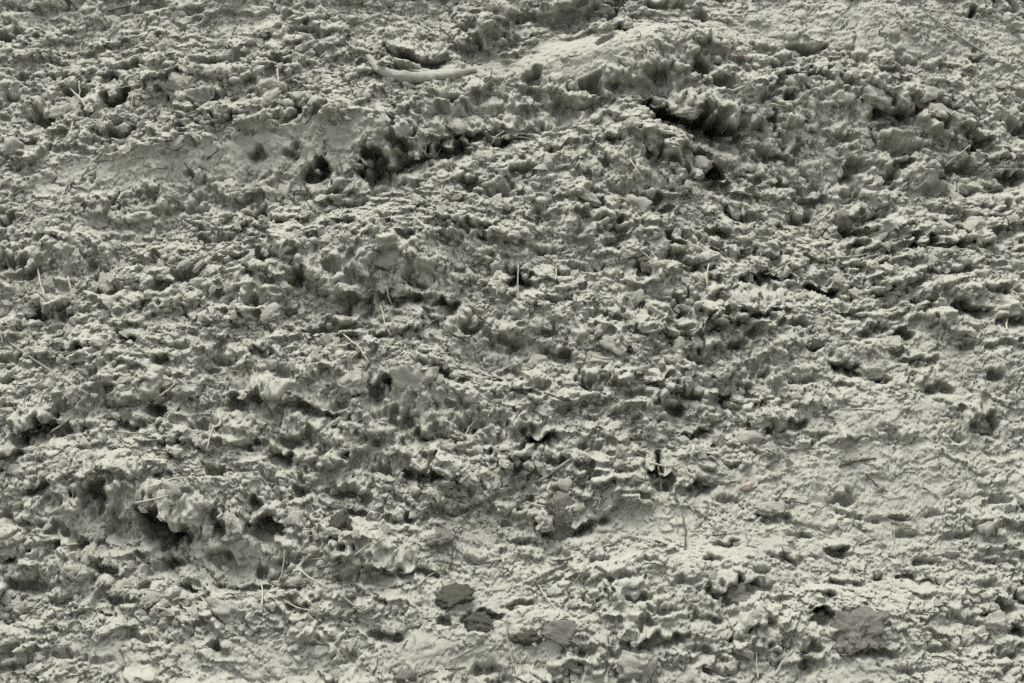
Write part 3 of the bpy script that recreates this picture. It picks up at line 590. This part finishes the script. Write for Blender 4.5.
# ---- straws, stalks and twigs: x0, y0, x1, y1, thickness px, material key, lift, label
S, G, T = STRAW, GREYST, TWIG
STALKS = [
 (79,81,79,97,2,S,1,'short upright pale straw, right one of a pair at upper left'),
 (70,88,87,110,2.4,S,1,'pale straw slanting down right beside the upright one, upper left'),
 (64,120,70,112,1.6,S,1,'tiny curved straw left of the arched crack, upper left'),
 (71,134,73,122,1.8,S,1,'short upright straw under the arched crack, upper left'),
 (133,95,133,111,2,S,1,'short upright straw below the level twig, upper left'),
 (100,90,133,86,2,G,0,'near-level grey stalk left of the pale rounded clod, upper left'),
 (160,82,178,65,2,T,1,'dark twig rising right, left of two crossed twigs at upper left'),
 (183,64,199,79,2,G,1,'grey twig falling right above the pale rounded clod, upper left'),
 (277,69,277,83,2.2,S,1,'short bright upright straw standing on a pale clod, upper left'),
 (213,166,222,152,2.2,G,0,'short stalk leaning right on the smooth strip, upper left'),
 (172,120,196,111,2.2,G,0,'grey stalk rising gently right above the smooth strip, upper left'),
 (15,223,43,199,2.4,G,0,'long pale stalk rising right near the left edge, upper third'),
 (70,193,70,166,1.6,G,1,'thin upright stalk on the smooth strip near the left edge'),
 (13,195,30,186,2,G,0,'short stalk rising right at the left edge below the rounded clod'),
 (282,173,290,163,2.2,G,0,'leftmost of three short parallel stalks left of the black hole, upper left'),
 (295,158,303,149,2.2,G,0,'middle of three short parallel stalks left of the black hole, upper left'),
 (313,157,326,144,2.2,G,0,'rightmost of three short parallel stalks by the black hole, upper left'),
 (135,16,135,32,1.6,G,1,'faint upright stalk near the top left edge'),
 (108,11,158,6,2.2,T,0,'dark level twig at the top edge, left part'),
 (440,28,457,46,2.4,T,1,'dark twig slanting down right above the big curved ledge'),
 (459,36,461,24,2,T,1,'short dark twig standing at the lip of the big ledge'),
 (466,31,475,17,2.2,T,1,'dark twig leaning right at the lip of the big ledge'),
 (480,38,498,24,2,G,0,'grey twig lying along the lip of the big curved ledge'),
 (374,84,374,92,2,T,1,'very short dark twig below the left end of the pale root'),
 (424,155,431,139,2.2,S,1,'pale straw leaning right inside the upper dark crevice'),
 (433,158,441,148,2,S,1,'small pale straw right of the leaning one in the crevice'),
 (419,146,429,158,1.8,S,1,'pale straw falling right inside the upper dark crevice'),
 (408,171,422,163,2.2,S,0,'pale straw lying below the upper dark crevice'),
 (492,143,504,131,2.2,S,1,'straw leaning over the small black pit right of the upper crevice'),
 (498,130,532,134,2,G,0,'level grey stalk above the small black pit, top middle'),
 (630,160,641,176,2,S,1,'straw hanging down right beside the round hole, top middle'),
 (442,185,443,211,1.4,G,1,'thin upright straw on the rough mud below the upper crevice'),
 (429,213,441,226,2,G,0,'stalk falling right on the rough mud below the upper crevice'),
 (745,72,757,91,2,G,1,'grey stalk falling right beside a dark pit, upper right'),
 (764,106,786,106,2,S,0,'short level straw left of the pale clods, upper right'),
 (805,118,843,146,1.8,G,0,'long thin stalk falling right across the upper right hollow'),
 (945,166,971,145,1.8,S,1,'thin straw rising right near the right edge, upper third'),
 (975,165,1022,169,2,G,0,'long level stalk at the right edge, upper third'),
 (835,160,863,148,2,G,0,'stalk rising gently right in the upper right hollow'),
 (925,12,990,55,2.2,G,0,'long stalk falling right across the smooth top right corner'),
 (822,219,835,205,2.4,S,0,'pale curved stalk right of the dark flat pit, upper right'),
 (38,268,46,300,2.8,S,1,'bright thick straw standing near the left edge, upper middle'),
 (68,277,77,301,2.4,S,1,'pale straw leaning left, second from the left edge'),
 (80,291,82,275,1.8,G,1,'short grey stalk just right of two pale straws, left edge'),
 (108,255,110,266,1.8,S,1,'tiny upright straw above the rough mud in the left part'),
 (153,256,176,272,2.6,T,0,'dark short stick falling right in the left part'),
 (280,252,295,229,1.8,S,1,'thin straw rising right above a dark pit, left of centre'),
 (1,331,3,343,2.4,S,1,'pale straw end at the very left edge'),
 (8,342,88,394,3.0,G,0,'long crooked twig falling right from the left edge'),
 (60,356,77,350,2,G,0,'small stalk over the dark pit right of the crooked twig'),
 (153,399,175,383,2.6,S,0,'pale straw rising right below the middle of the left half'),
 (213,376,246,371,2.2,G,0,'level stalk touching a short upright twig, left of centre'),
 (245,361,250,377,2.6,T,1,'short dark upright twig at the end of a level stalk'),
 (50,433,73,415,2.8,S,1,'pale thick straw inside the dark cavity at the left edge'),
 (25,452,55,446,2.2,S,0,'pale stalk at the foot of the dark cavity, left edge'),
 (135,415,156,425,2.2,G,0,'stalk falling right above the overhanging slabs, left part'),
 (110,431,142,432,2.2,G,0,'level stalk above the overhanging slabs, left part'),
 (150,450,181,452,2.4,T,0,'dark level stick above the overhanging slabs, left part'),
 (207,451,214,425,1.8,S,1,'thin upright straw right of the dark level stick'),
 (455,271,494,256,2.4,T,0,'dark twig rising right, left of the small cave in the middle'),
 (520,265,519,301,2.0,G,1,'upright straw in front of the small dark cave, centre'),
 (496,280,497,296,2,S,1,'short upright straw left of the small dark cave, centre'),
 (492,228,528,251,2,G,0,'long thin stalk falling right above the small dark cave'),
 (341,332,368,362,2.2,S,0,'long pale straw falling right below the central crevice'),
 (381,305,392,335,2,S,1,'pale straw hanging down below the central black crevice'),
 (387,289,393,305,2,S,1,'short straw across the central black crevice'),
 (458,310,458,321,1.8,S,1,'tiny upright straw below the end of the central crevice'),
 (470,305,491,326,2.4,T,0,'dark stalk falling right below the small cave'),
 (410,326,423,314,2,G,0,'short stalk rising right below the central crevice'),
 (424,330,441,317,2.2,G,0,'second short stalk rising right below the central crevice'),
 (640,249,669,273,2,G,0,'stalk falling right across the dark-faced small clod'),
 (555,280,556,268,1.8,S,1,'tiny upright straw right of the small cave'),
 (544,393,572,401,2.8,T,0,'dark bent twig on the rough mud, middle of the photo'),
 (580,414,582,400,3.2,T,1,'dark stubby upright twig right of the bent one'),
 (635,437,636,419,2,T,1,'thin dark upright twig, lower right of centre'),
 (465,436,476,420,2,S,0,'short pale straw rising right, lower middle'),
 (708,286,709,264,2.4,S,1,'pale upright straw right of centre, left of a black crevice'),
 (765,273,791,262,2.4,S,0,'pale stalk lying on the rim of a black crevice, right of centre'),
 (930,248,966,249,2.2,S,0,'level pale stalk inside a long dark hollow at right'),
 (840,258,874,252,2.6,G,0,'grey stalk rising slightly right above the black pits at right'),
 (840,409,886,410,2.2,G,0,'level thin stalk half sunk in smooth mud, right of centre'),
 (797,399,798,384,2,G,1,'short upright stalk above the smooth mud, right of centre'),
 (1007,331,1008,318,2.4,S,1,'short upright straw near the right edge beside a black pit'),
 (150,487,195,477,2.6,S,0,'pale curved stalk on top of the overhanging slab, lower left'),
 (135,503,168,495,2.6,S,0,'pale stalk on the lip of the overhanging slab, lower left'),
 (65,470,106,454,2.4,G,0,'stalk rising right above the black wedge, lower left'),
 (302,512,318,533,3.0,T,0,'short dark stick left of the dark oval clod'),
 (300,561,350,562,2.4,G,0,'long level stalk below the dark oval clod'),
 (298,568,329,588,2.6,S,0,'pale stalk falling right, above the dark flattened clod'),
 (283,600,314,611,2.6,S,0,'pale stalk falling right, below the dark flattened clod'),
 (262,607,259,580,2,S,1,'thin upright straw left of the dark flattened clod'),
 (275,586,285,550,1.8,S,1,'long thin straw leaning right on the smooth mud, lower left'),
 (62,611,81,596,2.4,G,0,'short stalk rising right near the lower left corner'),
 (157,607,185,611,2.4,S,0,'level pale stalk left of the wide lumpy clod'),
 (66,677,92,672,2.4,T,0,'dark stalk at the bottom edge, left part'),
 (318,671,326,683,2.6,T,0,'dark twig end at the bottom edge, left of centre'),
 (538,482,590,449,4.4,G,0,'longest thick grey stick rising right in the lower middle'),
 (515,508,534,495,2.6,T,0,'short dark stick below the longest thick grey one'),
 (537,503,561,515,2.6,T,1,'dark stick lying on the jagged dark lump'),
 (445,495,475,508,2.4,T,0,'dark curved twig falling right, left of the longest stick'),
 (450,661,478,645,2.4,G,0,'stick rising right on the smooth mud at the bottom middle'),
 (418,588,437,570,2.2,G,0,'stalk rising right, left of the flat brown-grey clod'),
 (355,555,386,538,2.2,S,0,'pale straw rising right below the dark oval clod'),
 (341,595,363,609,2.6,G,0,'stick falling right, left of the ledge hollow at the bottom'),
 (537,583,558,611,1.8,S,0,'thin pale straw falling right on smooth mud, lower middle'),
 (507,612,515,673,2.0,G,1,'tall thin stalk standing among dark clods, bottom middle'),
 (445,669,466,667,2,T,0,'short level dark stalk at the bottom, right of the rounded clod'),
 (418,676,438,672,2.2,T,0,'thin dark stalk touching the rounded clod at the bottom edge'),
 (515,677,536,684,2.2,T,0,'dark stalk cut by the bottom edge, middle'),
 (571,586,590,570,2,G,0,'faint stalk rising right on smooth mud, right of the thin straw'),
 (655,540,667,546,2.4,T,0,'tiny dark twig left of the upright dark stalk, lower right'),
 (650,463,684,463,2.4,S,0,'level pale stick over the dark hole, lower right of centre'),
 (661,492,658,466,2.6,G,1,'upright stalk standing inside the dark hole'),
 (685,551,682,514,2.4,T,1,'thin dark upright stalk on smooth mud, lower right of centre'),
 (839,466,876,459,3.2,T,0,'dark stick lying level on smooth pale mud, right side'),
 (865,473,888,491,2,T,0,'thin dark stalk falling right below the dark level stick'),
 (785,502,808,504,2.2,T,0,'thin dark level stalk above the dark-lipped slab'),
 (930,630,958,656,2.2,T,0,'dark twig falling right, right of the big crumbly clod'),
 (930,657,954,662,2,T,0,'small level dark twig below the falling one, lower right'),
 (775,675,793,650,2.6,S,0,'pale stalk rising right at the bottom, left of the big crumbly clod'),
 (758,678,757,650,2.2,S,0,'pale upright stalk at the bottom edge, right part'),
 (860,545,876,539,2,T,0,'tiny dark stalk on smooth mud above the curved hollow, right'),
 (785,568,797,566,2,T,0,'tiny level dark stalk left of the curved hollow, right part'),
]
def tube(pts, rad, sides=7):
    pts = np.asarray(pts); n = len(pts); vs_ = []; fs = []
    tan = np.gradient(pts, axis=0); tan /= np.linalg.norm(tan, axis=1)[:, None]
    ref = np.array([0.3, -0.8, 0.5]); ref /= np.linalg.norm(ref)
    for k in range(n):
        a = np.cross(tan[k], ref); a /= np.linalg.norm(a); b = np.cross(tan[k], a)
        for q in range(sides):
            t = 2 * math.pi * q / sides; vs_.append(pts[k] + rad[k] * (a * math.cos(t) + b * math.sin(t)))
    for k in range(n - 1):
        for q in range(sides):
            fs.append([k * sides + q, k * sides + (q + 1) % sides, (k + 1) * sides + (q + 1) % sides, (k + 1) * sides + q])
    c0 = len(vs_); vs_.append(pts[0] - tan[0] * rad[0] * .3); vs_.append(pts[-1] + tan[-1] * rad[-1] * .3)
    for q in range(sides):
        fs.append([c0, (q + 1) % sides, q, q]); 
        e = (n - 1) * sides; fs.append([c0 + 1, e + q, e + (q + 1) % sides, e + (q + 1) % sides])
    return np.array(vs_), fs
def mesh_py(name, vs_, fs):
    me = bpy.data.meshes.new(name)
    me.from_pydata([tuple(v) for v in vs_], [], [tuple(dict.fromkeys(f)) for f in fs])
    for p in me.polygons: p.use_smooth = True
    me.update(); return me
for q_, (x0, y0, x1, y1, th, mat, lift, lab) in enumerate(STALKS):
    rs = np.random.RandomState(9000 + q_)
    n = 9; ts = np.linspace(0, 1, n); su, _ = loc_scale((x0 + x1) / 2, (y0 + y1) / 2)
    r0 = th * su * 0.42
    bend = rs.uniform(-1, 1) * 0.10 * math.hypot(x1 - x0, y1 - y0)
    L = math.hypot(x1 - x0, y1 - y0); nx, ny = -(y1 - y0) / L, (x1 - x0) / L
    kink = rs.uniform(.35, .65)
    P_ = []
    wob = bend * (1 - np.abs(ts - kink) / max(kink, 1 - kink)) + rs.normal(size=n) * 0.25
    xs = x0 + (x1 - x0) * ts + nx * wob; ys = y0 + (y1 - y0) * ts + ny * wob
    ds = np.array([seen_depth(x, y) for x, y in zip(xs, ys)])
    if lift:                                          # leans out of the mud: foot buried, tip free
        foot_first = y0 > y1
        line = np.linspace(ds[0], ds[-1], n); off = min(np.percentile(ds - line, 15), 0)
        dd = line + off - r0 * 0.5 - 0.012 * (ts if foot_first else 1 - ts)
        dd[0 if foot_first else -1] += 0.006
    else:
        fit = np.polyval(np.polyfit(ts, ds, 1), ts); off = np.percentile(ds - fit, 22)
        dd = 0.75 * (fit + off) + 0.25 * np.minimum(ds, fit) - r0 * 0.6
    P_ = [at_depth(x, y, d) for x, y, d in zip(xs, ys, dd)]
    tap = rs.uniform(0.55, 0.85)
    rad = r0 * (1 - (1 - tap) * ts) * (1 + 0.10 * rs.normal(size=n))
    nm = 'twig' if mat is TWIG else ('straw' if mat is STRAW else 'stalk')
    link(nm, mesh_py(nm, *tube(P_, rad)), mat, label=lab, category=nm, group='dry plant bits on the mud bank')

# ---- the pale root along the rim below the big ledge
rp_ = np.array([(369, 57), (373, 63), (379, 69), (388, 73.5), (400, 76.5), (414, 78), (428, 78), (442, 76.5), (458, 73.5), (476, 69)], float)
tt = np.linspace(0, 1, 70); kk = np.linspace(0, 1, len(rp_))
xs = np.interp(tt, kk, rp_[:, 0]); ys = np.interp(tt, kk, rp_[:, 1])
for _ in range(3): xs[1:-1] = (xs[:-2] + 2 * xs[1:-1] + xs[2:]) / 4; ys[1:-1] = (ys[:-2] + 2 * ys[1:-1] + ys[2:]) / 4
ds = np.array([seen_depth(x, y, 5, 30) for x, y in zip(xs, ys)]); dsm = np.polyval(np.polyfit(tt, ds, 2), tt)
su, _ = loc_scale(415, 77); rr = su * (1.6 + 3.3 * np.sin(np.pi * np.clip(tt * 0.9 + 0.05, 0, 1)) ** .8) * (1 + 0.16 * np.sin(tt * 23) * np.sin(tt * 9 + 1))
dsm = np.minimum(dsm, dsm + np.percentile(ds - dsm, 25))
tv, tf = tube([at_depth(x, y, d + r * (.05 + .6 * max(0, t - .55))) for x, y, d, r, t in zip(xs, ys, dsm, rr, tt)], rr * 1.1, 18)
tv = tv + 0.0034 * np.stack([noise3(tv * 45, 1, 11), noise3(tv * 45, 1, 21), noise3(tv * 45, 1, 31)], -1) + 0.0015 * np.stack([noise3(tv * 140, 1, 12), noise3(tv * 140, 1, 22), noise3(tv * 140, 1, 32)], -1)
link('root', mesh_py('root', tv, tf), CLOD, label='pale mud-coated root curving along the rim below the big top ledge', category='root')

# ---- countless short fibres and straw bits pressed into the mud
rs = np.random.RandomState(4242)
for nm, mat, cnt in (('straw_litter', GREYST, 650), ('root_fibre_litter', TWIG, 300)):
    av, af, off = [], [], 0
    for k in range(cnt):
        x, y = rs.uniform(4, W - 4), rs.uniform(4, H - 4); a = rs.normal(0, 0.75); Lp = rs.uniform(5, 17) * (1.5 if rs.rand() < .12 else 1)
        su, _ = loc_scale(x, y); tt = np.linspace(-.5, .5, 6); cv = rs.normal(0, 2.2)
        xs = x + math.cos(a) * Lp * tt + cv * tt * tt * math.sin(a) * 2; ys = y - math.sin(a) * Lp * tt + cv * tt * tt * math.cos(a) * 2
        ds = np.array([seen_depth(p, q, 1) for p, q in zip(xs, ys)]); fit = np.polyval(np.polyfit(tt, ds, 1), tt)
        if np.ptp(ds) > 0.06: continue
        dd = 0.6 * (fit + np.percentile(ds - fit, 30)) + 0.4 * np.minimum(ds, fit)
        r0 = rs.uniform(0.45, 0.85) * su
        tv, tf = tube([at_depth(p, q, d - r0 * .4) for p, q, d in zip(xs, ys, dd)], np.full(6, r0) * np.linspace(1, .6, 6), 5)
        av.append(tv); af += [[i + off for i in f] for f in tf]; off += len(tv)
    link(nm, mesh_py(nm, np.concatenate(av), af), mat, kind='stuff', category='plant litter',
         label='short pale straw bits pressed into the mud all over' if mat is GREYST else 'short dark root fibres strewn over the whole bank')

# ---- rust-coloured leaf scraps
for q_, (px, py, wpx, lab) in enumerate([(905, 28, 15, 'rust-brown leaf scrap on the smooth mud near the top right'), (742, 56, 13, 'rust-brown leaf scrap above the dark pits, left of the others'),
        (970, 70, 13, 'rust-brown leaf scrap closest to the right edge'), (955, 15, 10, 'small dark rust leaf scrap nearest the top edge')]):
    su, _ = loc_scale(px, py); u, v = uv_of(px, py); rs = np.random.RandomState(300 + q_)
    a = wpx * su / 2 * 0.8; vs_ = []; fs = []; nn = 9
    e1, e2, e3 = basis_on(v); c = at_depth(px, py, seen_depth(px, py, 4, 20)) + e3 * 0.001
    for i in range(nn):
        t = i / (nn - 1) * 2 - 1; wd = a * 0.45 * (1 - t * t) ** 0.6 + 0.0006
        for j in (-1, -0.4, 0.4, 1):
            vs_.append(c + e1 * (a * t) + e2 * (wd * j + a * 0.25 * t) + e3 * (0.004 * abs(j) + 0.003 * math.sin(3 * t + q_) + rs.uniform(0, .002)))
    for i in range(nn - 1):
        for j in range(3): fs.append([i * 4 + j, i * 4 + j + 1, (i + 1) * 4 + j + 1, (i + 1) * 4 + j])
    o = link('leaf_scrap', mesh_py('leaf_scrap', vs_, fs), RUST, label=lab, category='leaf', group='rusty leaf scraps')
    md = o.modifiers.new('thickness', 'SOLIDIFY'); md.thickness = 0.0012
